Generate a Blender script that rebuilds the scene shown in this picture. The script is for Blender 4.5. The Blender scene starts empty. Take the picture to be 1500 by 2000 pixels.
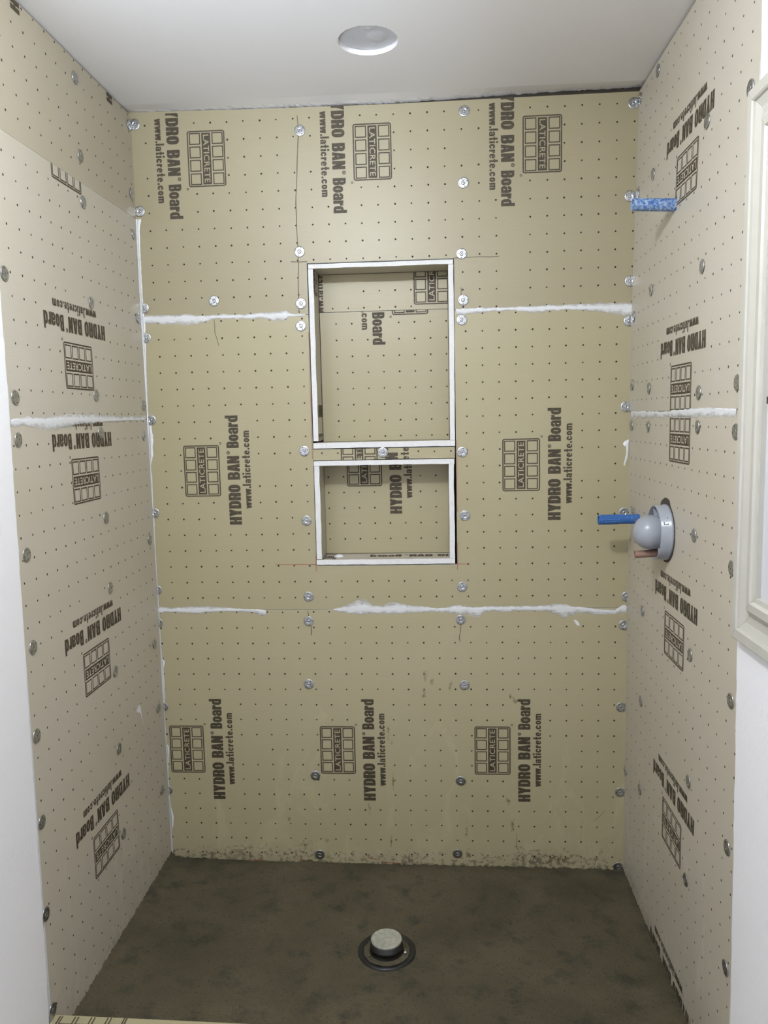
import bpy, bmesh, math, random
from mathutils import Vector, Matrix
random.seed(7)
C = bpy.context.scene.collection
U = 0.0508                      # one perforation pitch (2 in) in metres
ZF = 35.3                       # floor level below the reference seam, in pitches
def P(x, y, z): return Vector((x*U, y*U, (z+ZF)*U))

# ---------------------------------------------------------------- camera
cam = bpy.data.cameras.new('camera'); co = bpy.data.objects.new('camera', cam); C.objects.link(co)
CAMR = ((0.9977808267302557, 0.0629831323973061, -0.021599695435600075),
        (-0.014008851944287786, -0.11856261960421284, -0.9928477513192991),
        (-0.06509357784520908, 0.9909470370640446, -0.1174171872312549))
m = Matrix(CAMR)
right, down, fwd = m[0], m[1], m[2]
mw = Matrix(((right.x, -down.x, -fwd.x, 0), (right.y, -down.y, -fwd.y, 0), (right.z, -down.z, -fwd.z, 0), (0, 0, 0, 1)))
mw.translation = P(18.02, -49.1416, -6.1636)
co.matrix_world = mw
cam.sensor_fit = 'VERTICAL'; cam.sensor_height = 24.0; cam.lens = 1546.2/2000*24.0
cam.clip_start = 0.02
bpy.context.scene.camera = co

# ---------------------------------------------------------------- light and exposure
sc = bpy.context.scene
sc.view_settings.view_transform = 'Standard'; sc.view_settings.look = 'None'
sc.view_settings.gamma = 1; sc.view_settings.use_curve_mapping = False
sc.view_settings.exposure = 0.03
w = bpy.data.worlds.new('world'); sc.world = w; w.use_nodes = True
w.node_tree.nodes['Background'].inputs[0].default_value = (0.9, 0.95, 1, 1)
w.node_tree.nodes['Background'].inputs[1].default_value = 0.3
def lamp(name, kind, loc, power, color, **kw):
    l = bpy.data.lights.new(name, kind); l.energy = power; l.color = color
    for k, v in kw.items(): setattr(l, k, v)
    o = bpy.data.objects.new(name, l); C.objects.link(o); o.location = loc; return o
# round ceiling fixture just outside the shower
lamp('ceiling_lamp_light', 'POINT', P(12, -31.6, 10.3), 46, (0.885, 0.935, 1.0), shadow_soft_size=0.028)
# added cool fill lamp behind the camera, standing in for daylight
wl = lamp('added_cool_fill', 'AREA', P(4, -66, -4), 36, (0.86, 0.93, 1.0), shape='RECTANGLE', size=0.9, size_y=1.1)
wl.rotation_euler = (math.radians(90), 0, 0)

# added cool spot lamp that throws the bright patch on the ceiling
gl = lamp('added_ceiling_spot', 'SPOT', P(7, -50, -8), 120, (0.70, 0.82, 1.0), shadow_soft_size=0.12, spot_size=math.radians(34), spot_blend=1.0)
gl.rotation_euler = (P(9.5, -12.5, 12.4)-P(7, -50, -8)).to_track_quat('-Z', 'Y').to_euler()

# ---------------------------------------------------------------- materials
def nodes(name):
    mt = bpy.data.materials.new(name); mt.use_nodes = True
    nt = mt.node_tree; return mt, nt, nt.nodes['Principled BSDF']
def N(nt, t, **kw):
    n = nt.nodes.new(t)
    for k, v in kw.items(): setattr(n, k, v)
    return n
def noise(nt, vec, scale, detail=4, rough=.5, dist=0):
    n = N(nt, 'ShaderNodeTexNoise'); n.inputs['Scale'].default_value = scale; n.inputs['Detail'].default_value = detail
    n.inputs['Roughness'].default_value = rough; n.inputs['Distortion'].default_value = dist
    nt.links.new(vec, n.inputs['Vector']); return n.outputs['Fac']
def mapr(nt, v, a, b, c=0, d=1):
    n = N(nt, 'ShaderNodeMapRange'); nt.links.new(v, n.inputs[0])
    for i, x in enumerate((a, b, c, d)): n.inputs[i+1].default_value = x
    return n.outputs[0]
def mixc(nt, f, a, b, mode='MIX'):
    n = N(nt, 'ShaderNodeMix', data_type='RGBA', blend_type=mode)
    if isinstance(f, float): n.inputs[0].default_value = f
    else: nt.links.new(f, n.inputs[0])
    for i, x in ((6, a), (7, b)):
        if isinstance(x, tuple): n.inputs[i].default_value = (*x, 1)
        else: nt.links.new(x, n.inputs[i])
    return n.outputs[2]
def math2(nt, op, a, b):
    n = N(nt, 'ShaderNodeMath', operation=op)
    for i, x in enumerate((a, b)):
        if isinstance(x, (int, float)): n.inputs[i].default_value = x
        else: nt.links.new(x, n.inputs[i])
    return n.outputs[0]
def bump(nt, bs, h, strength, dist=.002):
    b = N(nt, 'ShaderNodeBump'); b.inputs['Strength'].default_value = strength; b.inputs['Distance'].default_value = dist
    nt.links.new(h, b.inputs['Height']); nt.links.new(b.outputs[0], bs.inputs['Normal'])
def scaled(nt, vec, s):
    n = N(nt, 'ShaderNodeMapping'); n.inputs['Scale'].default_value = s; nt.links.new(vec, n.inputs[0]); return n.outputs[0]

def paper(name, base, dirt=0.0, rough=.42):
    """kraft facing of the board: fine horizontal fibres, faint blotches, optional mud splashes"""
    mt, nt, bs = nodes(name)
    pos = N(nt, 'ShaderNodeNewGeometry').outputs['Position']
    fib = noise(nt, scaled(nt, pos, (14, 14, 700)), 1.0, 3, .6)
    blot = noise(nt, pos, 3.2, 3, .5)
    fine = noise(nt, pos, 55, 3, .6)
    c = mixc(nt, mapr(nt, fib, .3, .7, 0, 1), tuple(x*.965 for x in base), tuple(min(1, x*1.03) for x in base))
    c = mixc(nt, mapr(nt, blot, .35, .7, 0, .55), c, (base[0]*.94, base[1]*.93, base[2]*.86))
    c = mixc(nt, mapr(nt, fine, .62, .8, 0, .18), c, (base[0]*1.15, base[1]*1.15, base[2]*1.2))
    if dirt:
        sep = N(nt, 'ShaderNodeSeparateXYZ'); nt.links.new(pos, sep.inputs[0])
        low = mapr(nt, sep.outputs[2], .02, .16, 1, 0)
        spk = noise(nt, scaled(nt, pos, (60, 60, 75)), 1.0, 5, .75)
        big = noise(nt, scaled(nt, pos, (7, 7, 9)), 1.0, 3, .6)
        thr = math2(nt, 'ADD', math2(nt, 'MULTIPLY', math2(nt, 'POWER', low, 1.6), .27), math2(nt, 'MULTIPLY', big, .42))
        f = mapr(nt, math2(nt, 'ADD', spk, thr), .985, 1.035, 0, dirt)
        c = mixc(nt, f, c, (.075, .062, .042))
        sm = noise(nt, scaled(nt, pos, (9, 9, 4)), 1.0, 5, .7, 1.2)
        hz = mapr(nt, sep.outputs[2], .05, .75, .10, -.05)
        c = mixc(nt, mapr(nt, math2(nt, 'ADD', sm, hz), .60, .74, 0, .32), c, tuple(min(1, x*1.35) for x in base))
    nt.links.new(c, bs.inputs['Base Color'])
    bs.inputs['Roughness'].default_value = rough; bs.inputs['Specular IOR Level'].default_value = .75
    bump(nt, bs, fib, .10, .0006)
    return mt
def plain(name, col, rough=.6, metal=0, nscale=0, namt=.1, bstr=0, spec=.5):
    mt, nt, bs = nodes(name)
    bs.inputs['Roughness'].default_value = rough; bs.inputs['Metallic'].default_value = metal
    bs.inputs['Specular IOR Level'].default_value = spec
    if nscale:
        pos = N(nt, 'ShaderNodeTexCoord').outputs['Object']
        f = noise(nt, pos, nscale, 4, .6)
        c = mixc(nt, mapr(nt, f, .3, .7), tuple(x*(1-namt) for x in col), tuple(min(1, x*(1+namt)) for x in col))
        nt.links.new(c, bs.inputs['Base Color'])
        if bstr: bump(nt, bs, f, bstr, .002)
    else: bs.inputs['Base Color'].default_value = (*col, 1)
    return mt
BACK = (.408, .362, .222); SIDE = (.520, .482, .398)  # SIDE greyer than BACK: the walls' differing light is put into the colour
M = {}
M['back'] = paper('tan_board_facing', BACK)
M['back_low'] = paper('tan_board_facing_splashed', (.440, .390, .245), dirt=.75)
M['back_up'] = paper('tan_board_facing_dimmed', (.350, .307, .190))  # upper board darker: weaker light up there is put into its colour
M['side'] = paper('tan_board_facing_light_tint', SIDE)
M['side_low'] = paper('tan_board_facing_light_tint_splashed', (.530, .482, .395), dirt=.35)  # same light tint as the other side boards, plus real splashes
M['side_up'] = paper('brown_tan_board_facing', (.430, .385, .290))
M['dot'] = plain('perforation_dark', (.03, .022, .012), .9)
M['foam'] = plain('white_foam_core', (.80, .80, .79), .85, nscale=120, namt=.05, bstr=.4)
M['gap'] = plain('framing_gap_shade', (.05, .04, .03), .95)  # framing coloured near black so the gaps between boards look shaded
M['pencil'] = plain('pencil_graphite', (.07, .055, .035), .7)
M['red'] = plain('red_layout_ink', (.35, .10, .06), .7)
M['black'] = plain('black_pipe_plastic', (.012, .012, .011), .38, nscale=60, namt=.5, bstr=.3)
M['screw'] = plain('screw_steel', (.55, .56, .57), .3, 1)
M['slot'] = plain('washer_slot_dark', (.05, .05, .05), .8)
M['cream'] = plain('cream_painted_wood', (.50, .485, .425), .38, nscale=9, namt=.03)
M['panel'] = plain('pale_cabinet_panel', (.60, .60, .625), .3)
M['guard'] = plain('grey_plastic_guard', (.33, .35, .385), .28, nscale=30, namt=.04)
M['hole'] = plain('cavity_shadow_brown', (.06, .05, .04), .9)
def ink():
    mt, nt, bs = nodes('brown_black_ink')
    pos = N(nt, 'ShaderNodeNewGeometry').outputs['Position']
    f = noise(nt, pos, 160, 3, .6)
    c = mixc(nt, mapr(nt, f, .35, .7), (.040, .030, .017), (.088, .070, .040))
    nt.links.new(c, bs.inputs['Base Color']); bs.inputs['Roughness'].default_value = .6
    return mt
M['ink'] = ink()
def galv():
    mt, nt, bs = nodes('galvanised_steel')
    pos = N(nt, 'ShaderNodeNewGeometry').outputs['Position']
    f = noise(nt, pos, 260, 3, .6)
    c = mixc(nt, mapr(nt, f, .3, .7), (.42, .43, .44), (.58, .60, .62))
    nt.links.new(c, bs.inputs['Base Color']); bs.inputs['Metallic'].default_value = 1; bs.inputs['Roughness'].default_value = .30
    return mt
M['galv'] = galv()
def plaster(name, col, sc_, st):
    mt, nt, bs = nodes(name)
    pos = N(nt, 'ShaderNodeNewGeometry').outputs['Position']
    f = noise(nt, pos, sc_, 4, .55)
    bs.inputs['Base Color'].default_value = (*col, 1); bs.inputs['Roughness'].default_value = .75
    bs.inputs['Specular IOR Level'].default_value = .25
    bump(nt, bs, f, st, .003); return mt
M['wall'] = plaster('white_textured_plaster', (.86, .85, .86), 75, .45)
M['ceil'] = plaster('white_ceiling_paint', (.82, .80, .79), 25, .06)
M['ceil2'] = plaster('grey_white_backing', (.60, .60, .62), 40, .2)
def mud():
    mt, nt, bs = nodes('dark_mortar_bed')
    pos = N(nt, 'ShaderNodeNewGeometry').outputs['Position']
    big = noise(nt, pos, 3.5, 6, .62, .4); mid = noise(nt, pos, 14, 5, .65); fine = noise(nt, pos, 190, 3, .7)
    c = mixc(nt, mapr(nt, big, .35, .68), (.069, .059, .034), (.108, .092, .054))
    c = mixc(nt, mapr(nt, mid, .52, .68, 0, .75), c, (.040, .037, .027))
    c = mixc(nt, mapr(nt, fine, .33, .40, .9, 0), c, (.02, .018, .013))
    c = mixc(nt, mapr(nt, fine, .66, .72, 0, .8), c, (.20, .17, .11))
    nt.links.new(c, bs.inputs['Base Color']); bs.inputs['Roughness'].default_value = .85
    bs.inputs['Specular IOR Level'].default_value = .25
    bump(nt, bs, math2(nt, 'ADD', fine, math2(nt, 'MULTIPLY', mid, 2.5)), .7, .004)
    return mt
M['mud'] = mud()
def sealant(name, lo, hi):
    mt, nt, bs = nodes(name)
    pos = N(nt, 'ShaderNodeNewGeometry').outputs['Position']
    at = N(nt, 'ShaderNodeAttribute', attribute_name='cov').outputs['Fac']
    st = noise(nt, scaled(nt, pos, (26, 26, 230)), 1.0, 4, .6)
    bl = noise(nt, pos, 38, 4, .6)
    a = math2(nt, 'ADD', at, math2(nt, 'ADD', math2(nt, 'MULTIPLY', st, .55), math2(nt, 'MULTIPLY', bl, .55)))
    nt.links.new(mapr(nt, a, lo, hi, 0, .93), bs.inputs['Alpha'])
    bs.inputs['Base Color'].default_value = (.80, .81, .82, 1); bs.inputs['Roughness'].default_value = .45
    bump(nt, bs, st, .4, .001); return mt
M['seal'] = sealant('white_sealant', .66, 1.12)
M['bead'] = plain('white_sealant_bead', (.80, .81, .82), .4, nscale=90, namt=.05, bstr=.3)
def stainm():
    mt, nt, bs = nodes('brown_glue_stain')
    pos = N(nt, 'ShaderNodeNewGeometry').outputs['Position']
    at = N(nt, 'ShaderNodeAttribute', attribute_name='cov').outputs['Fac']
    f = noise(nt, scaled(nt, pos, (90, 90, 55)), 1.0, 4, .65)
    nt.links.new(mapr(nt, math2(nt, 'ADD', at, f), .98, 1.16, 0, .6), bs.inputs['Alpha'])
    bs.inputs['Base Color'].default_value = (.33, .26, .13, 1); bs.inputs['Roughness'].default_value = .5; return mt
M['stain'] = stainm()
def blue(name, dust):
    mt, nt, bs = nodes(name)
    pos = N(nt, 'ShaderNodeNewGeometry').outputs['Position']
    f = noise(nt, pos, 150, 4, .65)
    c = mixc(nt, mapr(nt, f, .58-dust, .76-dust), (.03, .12, .36), (.34, .43, .56))
    nt.links.new(c, bs.inputs['Base Color']); bs.inputs['Roughness'].default_value = .42; return mt
M['blue'] = blue('blue_plastic', 0.0); M['bluedust'] = blue('blue_plastic_dusted', .16)
M['copper'] = plain('dull_copper', (.33, .20, .155), .5, .35, nscale=70, namt=.15)
M['capgrey'] = plain('grey_drain_cap', (.36, .36, .29), .45, nscale=70, namt=.28, bstr=.3)
M['bathfloor'] = plain('bathroom_floor_tile', (.45, .43, .40), .5)

# ---------------------------------------------------------------- helpers
def obj(name, bm, mats, parent=None, loc=None, smooth=False):
    """link bm (world coordinates) as one mesh object whose origin sits at loc"""
    me = bpy.data.meshes.new(name)
    if loc is None:
        if len(bm.verts):
            xs = [v.co for v in bm.verts]
            loc = Vector((sum(v.x for v in xs), sum(v.y for v in xs), sum(v.z for v in xs)))/len(xs)
        else: loc = Vector((0, 0, 0))
    for v in bm.verts: v.co -= loc
    bmesh.ops.recalc_face_normals(bm, faces=bm.faces)
    bm.to_mesh(me); bm.free()
    for mm in (mats if isinstance(mats, (list, tuple)) else [mats]): me.materials.append(mm)
    if smooth:
        for p in me.polygons: p.use_smooth = True
    o = bpy.data.objects.new(name, me); C.objects.link(o)
    WL[o.name] = loc.copy()
    if parent is not None:
        o.parent = parent; o.location = loc - WL[parent.name]
    else: o.location = loc
    return o
WL = {}
def empty(name, loc):
    o = bpy.data.objects.new(name, None); C.objects.link(o); o.location = loc; o.empty_display_size = .05; WL[o.name] = Vector(loc); return o
def tag(o, label=None, cat=None, group=None, kind=None):
    if label: o['label'] = label
    if cat: o['category'] = cat
    if group: o['group'] = group
    if kind: o['kind'] = kind
    return o

def lean(z): return .27*min(max(z/12.3, 0), 1)
XR = 29.835
def pp(pl, a, b, h):
    """point on wall pl: a along, b up (reference units), h metres off the face into the room"""
    h /= U
    if pl == 'B': return P(a, -h, b)
    if pl == 'L': return P(h, a, b)
    if pl == 'R': return P(XR+lean(b)-h, a, b)
    if pl == 'NU' or pl == 'NL': return P(a, 2.15-h, b)
    if pl == 'SL': return P(10.81+h, a, b)           # left lining of the upper niche
    if pl == 'ST': return P(a, b, -14.97+h)          # floor lining of the lower niche
    if pl == 'CT': return P(a, b, -33.4+h)           # curb top
def normal(pl): return {'B': Vector((0, -1, 0)), 'L': Vector((1, 0, 0)), 'R': Vector((-1, 0, 0)), 'NU': Vector((0, -1, 0)), 'NL': Vector((0, -1, 0)), 'SL': Vector((1, 0, 0))}[pl]

def box(bm, x0, x1, y0, y1, z0, z1, mi=0):
    vs = [bm.verts.new(P(x, y, z)) for x in (x0, x1) for y in (y0, y1) for z in (z0, z1)]
    for f in ((0, 1, 3, 2), (4, 6, 7, 5), (0, 4, 5, 1), (2, 3, 7, 6), (0, 2, 6, 4), (1, 5, 7, 3)):
        bm.faces.new([vs[i] for i in f]).material_index = mi

def cell_solid(bm, pl, rects, holes, th, fr=None, wob=0, mi_side=1, ztop=None, splits_a=(), splits_b=()):
    """plate covering rects minus holes; front face h=0, thickness th metres behind"""
    As = sorted({v for r in list(rects)+list(holes) for v in (r[0], r[1])} | set(splits_a))
    Bs = sorted({v for r in list(rects)+list(holes) for v in (r[2], r[3])} | set(splits_b))
    def inside(a, b, rs): return any(r[0] < a < r[1] and r[2] < b < r[3] for r in rs)
    vf, vb, cells = {}, {}, set()
    for i in range(len(As)-1):
        for j in range(len(Bs)-1):
            a, b = (As[i]+As[i+1])/2, (Bs[j]+Bs[j+1])/2
            if inside(a, b, rects) and not inside(a, b, holes): cells.add((i, j))
    def gv(d, i, j, h):
        if (i, j) not in d:
            a, b = As[i], Bs[j]
            if fr: a, b = fr(a, b)
            d[(i, j)] = bm.verts.new(pp(pl, a, b, h))
        return d[(i, j)]
    for (i, j) in cells:
        q = ((i, j), (i+1, j), (i+1, j+1), (i, j+1))
        bm.faces.new([gv(vf, *k, 0) for k in q]).material_index = 0
        bm.faces.new([gv(vb, *k, -th) for k in reversed(q)]).material_index = mi_side
        for k, (di, dj) in enumerate(((0, -1), (1, 0), (0, 1), (-1, 0))):
            if (i+di, j+dj) not in cells:
                p, n = q[k], q[(k+1) % 4]
                bm.faces.new([gv(vf, *p, 0), gv(vb, *p, -th), gv(vb, *n, -th), gv(vf, *n, 0)]).material_index = mi_side

def dots(bm, pl, pts, r=.0029, mi=2):
    for a, b in pts:
        rr = r*random.uniform(.85, 1.12)/U
        k = 7; vs = []
        for i in range(k):
            t = 2*math.pi*i/k
            vs.append(bm.verts.new(pp(pl, a+rr*math.cos(t), b+rr*math.sin(t), .00025)))
        bm.faces.new(vs).material_index = mi

# ------------------------------------------------- print on the boards
def text_mesh(s, bold, x0, x1, y0, y1, spacing=1.0, ref=None):
    cu = bpy.data.curves.new('t', 'FONT'); cu.body = s; cu.size = 1; cu.offset = bold; cu.space_character = spacing
    cu.resolution_u = 3; cu.fill_mode = 'FRONT' if hasattr(cu, 'fill_mode') else 'FRONT'
    o = bpy.data.objects.new('t', cu); C.objects.link(o)
    bpy.context.view_layer.update()
    dg = bpy.context.evaluated_depsgraph_get()
    me = bpy.data.meshes.new_from_object(o.evaluated_get(dg))
    vs = [(v.co.x, v.co.y) for v in me.vertices]; fs = [tuple(p.vertices) for p in me.polygons]
    bpy.data.objects.remove(o); bpy.data.curves.remove(cu); bpy.data.meshes.remove(me)
    ax, bx = min(v[0] for v in vs), max(v[0] for v in vs)
    ay, by = min(v[1] for v in vs), max(v[1] for v in vs)
    return [(x0+(x-ax)/(bx-ax)*(x1-x0), y0+(y-ay)/(by-ay)*(y1-y0)) for x, y in vs], fs
def frame_ring(s0, s1, t0, t1, wd, rad=0, k=5):
    def loop(s0, s1, t0, t1, r):
        out = []
        for cx, cy, a0 in ((s1-r, t1-r, 0), (s0+r, t1-r, 90), (s0+r, t0+r, 180), (s1-r, t0+r, 270)):
            for i in range(k): t = math.radians(a0+90*i/(k-1)); out.append((cx+r*math.cos(t), cy+r*math.sin(t)))
        return out
    a = loop(s0, s1, t0, t1, max(rad, 1e-4)); b = loop(s0+wd, s1-wd, t0+wd, t1-wd, max(rad-wd, 1e-4))
    n = len(a); return a+b, [(i, (i+1) % n, n+(i+1) % n, n+i) for i in range(n)]
def quad(s0, s1, t0, t1): return [(s0, t0), (s1, t0), (s1, t1), (s0, t1)], [(0, 1, 2, 3)]
def circ(cx, cy, r0, r1, k=14):
    a = [(cx+r1*math.cos(2*math.pi*i/k), cy+r1*math.sin(2*math.pi*i/k)) for i in range(k)]
    b = [(cx+r0*math.cos(2*math.pi*i/k), cy+r0*math.sin(2*math.pi*i/k)) for i in range(k)]
    return a+b, [(i, (i+1) % k, k+(i+1) % k, k+i) for i in range(k)]
LOGO = [frame_ring(-1.62, 1.62, -1.15, 1.15, .074, .14)]
for i in range(4):
    s = -1.5+i*.775
    LOGO.append(frame_ring(s, s+.68, .36, 1.04, .066)); LOGO.append(frame_ring(s, s+.68, -1.02, -.34, .066))
LOGO.append(quad(-1.49, 1.49, -.26, .28)); LOGO.append(circ(1.72, -1.24, .035, .07))
LOGO_W = [text_mesh('LATICRETE', .006, -1.38, 1.38, -.165, .185, 1.06)]
# heavy condensed letters of the board print, cut from bars and rounded rings (cap height 1)
def rring(x0, x1, y0, y1, sv, sh, rad=(.2, .2, .2, .2), gap=None):
    """rounded ring; rad = corner radii (top right, top left, bottom left, bottom right); gap = rectangle left open"""
    k = 6
    def loop(x0, x1, y0, y1, rr, ry):
        out = []
        for (cx, cy, sx, sy, a0), r, q in zip(((x1, y1, -1, -1, 0), (x0, y1, 1, -1, 90), (x0, y0, 1, 1, 180), (x1, y0, -1, 1, 270)), rr, ry):
            for i in range(k):
                t = math.radians(a0+90*i/(k-1)); out.append((cx+sx*r+r*math.cos(t), cy+sy*q+q*math.sin(t)))
        return out
    mx, my = (x1-x0)/2, (y1-y0)/2
    ro = [min(r, mx) for r in rad]; qo = [min(r*1.25, my) for r in rad]
    ri = [max(min(r-sv*.8, mx-sv), .002) if r > .02 else .002 for r in rad]; qi = [max(min(r*1.25-sh*.7, my-sh), .002) if r > .02 else .002 for r in rad]
    A = loop(x0, x1, y0, y1, ro, qo); B = loop(x0+sv, x1-sv, y0+sh, y1-sh, ri, qi); n = len(A)
    fs = []
    for i in range(n):
        j = (i+1) % n; cx = (A[i][0]+A[j][0]+B[i][0]+B[j][0])/4; cy = (A[i][1]+A[j][1]+B[i][1]+B[j][1])/4
        fs.append((i, j, n+j, n+i))
    vs = A+B
    if gap:
        b2 = bmesh.new(); nv = [b2.verts.new((x, y, 0)) for x, y in vs]
        for f in fs:
            try: b2.faces.new([nv[i] for i in f])
            except ValueError: pass
        for co_, no_ in (((gap[0], 0, 0), (1, 0, 0)), ((0, gap[1], 0), (0, 1, 0)), ((0, gap[2], 0), (0, 1, 0))):
            bmesh.ops.bisect_plane(b2, geom=b2.verts[:]+b2.edges[:]+b2.faces[:], dist=1e-6, plane_co=co_, plane_no=no_)
        keep = [f for f in b2.faces if not (f.calc_center_median().x > gap[0] and gap[1] < f.calc_center_median().y < gap[2])]
        b2.verts.index_update(); vs = [(v.co.x, v.co.y) for v in b2.verts]; fs = [tuple(v.index for v in f.verts) for f in keep]; b2.free()
    return vs, fs
def qd(*p): return list(p), [tuple(range(len(p)))]
def rc(x0, x1, y0, y1): return qd((x0, y0), (x1, y0), (x1, y1), (x0, y1))
def glyph(ch, W, s, t, X):
    """polygons of one letter: W width, s upright stroke, t level stroke, X x-height"""
    m = (s+W)/2
    if ch == 'H': return W, [rc(0, s, 0, 1), rc(W-s, W, 0, 1), rc(s, W-s, .42, .42+t)]
    if ch == 'Y': return W, [rc(W/2-s/2, W/2+s/2, 0, .45), qd((0, 1), (W/2-s/2, .40), (W/2+s/2, .40), (s, 1)), qd((W-s, 1), (W/2-s/2, .40), (W/2+s/2, .40), (W, 1))]
    if ch == 'D': return W, [rring(0, W, 0, 1, s, t, (.26, .001, .001, .26))]
    if ch == 'O': return W, [rring(0, W, 0, 1, s, t, (.28,)*4)]
    if ch == 'R': return W, [rring(0, W, .42, 1, s, t*.85, (.2, .001, .001, .16)), rc(0, s, 0, .5), qd((W-s-.02, 0), (W+.01, 0), (W-.03, .5), (W-s-.05, .5))]
    if ch == 'B': return W, [rring(0, W, 0, .56, s, t*.85, (.16, .001, .001, .2)), rring(0, W-.015, .44, 1, s, t*.85, (.2, .001, .001, .16))]
    if ch == 'A': return W, [qd((0, 0), (s*.95, 0), (W/2+s*.12, 1), (W/2-s*.62, 1)), qd((W-s*.95, 0), (W, 0), (W/2+s*.62, 1), (W/2-s*.12, 1)), rc(s*.7, W-s*.7, .18, .18+t)]
    if ch == 'N': return W, [rc(0, s*.9, 0, 1), rc(W-s*.9, W, 0, 1), qd((W-s*.95, 0), (W, 0), (s*.95, 1), (0, 1))]
    if ch == 'o': return W, [rring(0, W, 0, X, s, t, (.24,)*4)]
    if ch == 'd': return W, [rring(0, W, 0, X, s, t, (.001, .22, .22, .001)), rc(W-s, W, 0, 1.04)]
    if ch == 'r': return W*.72, [rc(0, s, 0, X), qd((s, X-.30), (W*.72, X-.26), (W*.72, X), (s+.05, X-.03), (s, X-.1))]
    if ch == 'a': return W, [rc(W-s, W, 0, X*.75), rring(0, W, -.0, X*.60, s, t*.75, (.001, .18, .18, .001)), rring(0, W, X*.3, X, s, t*.85, (.2, .2, .001, .001), gap=None) if False else rring(.01, W, X*.30, X, s, t*.85, (.2, .2, .001, .001), gap=(-1, -1, X*.66)), rc(.01, s*.95, X*.64, X*.74)]
    if ch == 'e': return W, [rring(0, W, 0, X, s, t*.85, (.24,)*4, gap=(W-s*1.05, X*.26, X*.44)), rc(s*.5, W-s*.02, X*.42, X*.42+t*.75)]
    if ch == 'c': return W, [rring(0, W, 0, X, s, t*.9, (.24,)*4, gap=(W-s*1.1, X*.36, X*.62))]
    if ch == 't': return W*.74, [rc(W*.16, W*.16+s, 0, 1.0), rc(-.02, W*.72, X-t, X), rc(W*.16, W*.70, 0, t)]
    if ch == 'i': return s, [rc(0, s, 0, X), rc(0, s, X+.12, 1.06)]
    if ch == 'l': return s, [rc(0, s, 0, 1.06)]
    if ch == '.': return s, [rring(0, s*1.1, 0, s*1.1, s*.54, s*.54, (s*.54,)*4)]
    if ch == 'm': return W*1.55, [rc(0, s, 0, X), rring(0, (W*1.55+s)/2, -.5, X, s, t, (.18, .05, .001, .001), gap=(-1, -1, 0)), rring((W*1.55-s)/2, W*1.55, -.5, X, s, t, (.18, .1, .001, .001), gap=(-1, -1, 0))]
    if ch == 'w':
        q = W*1.42; a = q/4; o = []
        for i, up in enumerate((0, 1, 0, 1)):
            x0 = i*a; d = s*.52
            if not up: o.append(qd((x0-d+s*.3, X), (x0+d+s*.3, X), (x0+a+d, 0), (x0+a-d, 0)))
            else: o.append(qd((x0-d, 0), (x0+d, 0), (x0+a+d-s*.3*(i == 3), X), (x0+a-d-s*.3*(i == 3), X)))
        return q, o
def word(s_, x0, x1, y0, hgt, W, s, t, X, sp):
    x = 0; out = []
    for ch in s_:
        w_, pg = glyph(ch, W, s, t, X)
        for vs, fs in pg: out.append(([(vx+x, vy) for vx, vy in vs], fs))
        x += w_+sp
    tot = x-sp; k = (x1-x0)/tot
    return [([(x0+vx*k, y0+vy*hgt) for vx, vy in vs], fs) for vs, fs in out]
LETT = (word('HYDRO', -3.44, -.90, -2.41, .78, .60, .262, .20, .78, .038)+word('BAN', -.58, .92, -2.41, .78, .60, .262, .20, .78, .038)+
        word('Board', 1.42, 3.44, -2.41, .78, .56, .245, .19, .78, .038)+[circ(1.12, -1.72, .06, .11), circ(1.12, -1.72, 0.001, .035)])
WEB = word('www.laticrete.com', -2.40, 2.48, -3.09, .50, .56, .235, .175, .68, .095)
def stamp_part(pl, name, polys, o, sv, tv, rect, holes, mats, parent, h=.00045, white=()):
    bm = bmesh.new()
    def add(pg, hh, mi):
        b2 = bmesh.new()
        for pi_, (vs, fs) in enumerate(pg):
            nv = [b2.verts.new((o[0]+s*sv[0]+t*tv[0], o[1]+s*sv[1]+t*tv[1], (pi_ % 7)*1e-6)) for s, t in vs]
            for f in fs:
                if len(set(f)) > 2:
                    try: b2.faces.new([nv[i] for i in f])
                    except ValueError: pass
        def cut(co, no, clear):
            g = b2.verts[:]+b2.edges[:]+b2.faces[:]
            if g: bmesh.ops.bisect_plane(b2, geom=g, dist=1e-5, plane_co=co, plane_no=no, clear_outer=clear)
        a0, a1, c0, c1 = rect
        cut((a0, 0, 0), (-1, 0, 0), True); cut((a1, 0, 0), (1, 0, 0), True)
        cut((0, c0, 0), (0, -1, 0), True); cut((0, c1, 0), (0, 1, 0), True)
        for r in holes:
            for co_, no_ in (((r[0], 0, 0), (1, 0, 0)), ((r[1], 0, 0), (1, 0, 0)), ((0, r[2], 0), (0, 1, 0)), ((0, r[3], 0), (0, 1, 0))): cut(co_, no_, False)
            dead = [f for f in b2.faces if r[0] < f.calc_center_median().x < r[1] and r[2] < f.calc_center_median().y < r[3]]
            bmesh.ops.delete(b2, geom=dead, context='FACES')
        for f in b2.faces:
            nvs = [bm.verts.new(pp(pl, v.co.x, v.co.y, hh+v.co.z*25)) for v in f.verts]
            try: bm.faces.new(nvs).material_index = mi
            except ValueError: pass
        b2.free()
    add(polys, h, 0)
    if white: add(white, h+.00025, 1)
    if not bm.faces: bm.free(); return None
    bmesh.ops.remove_doubles(bm, verts=bm.verts, dist=1e-6)
    return obj(name, bm, mats, parent)
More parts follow.
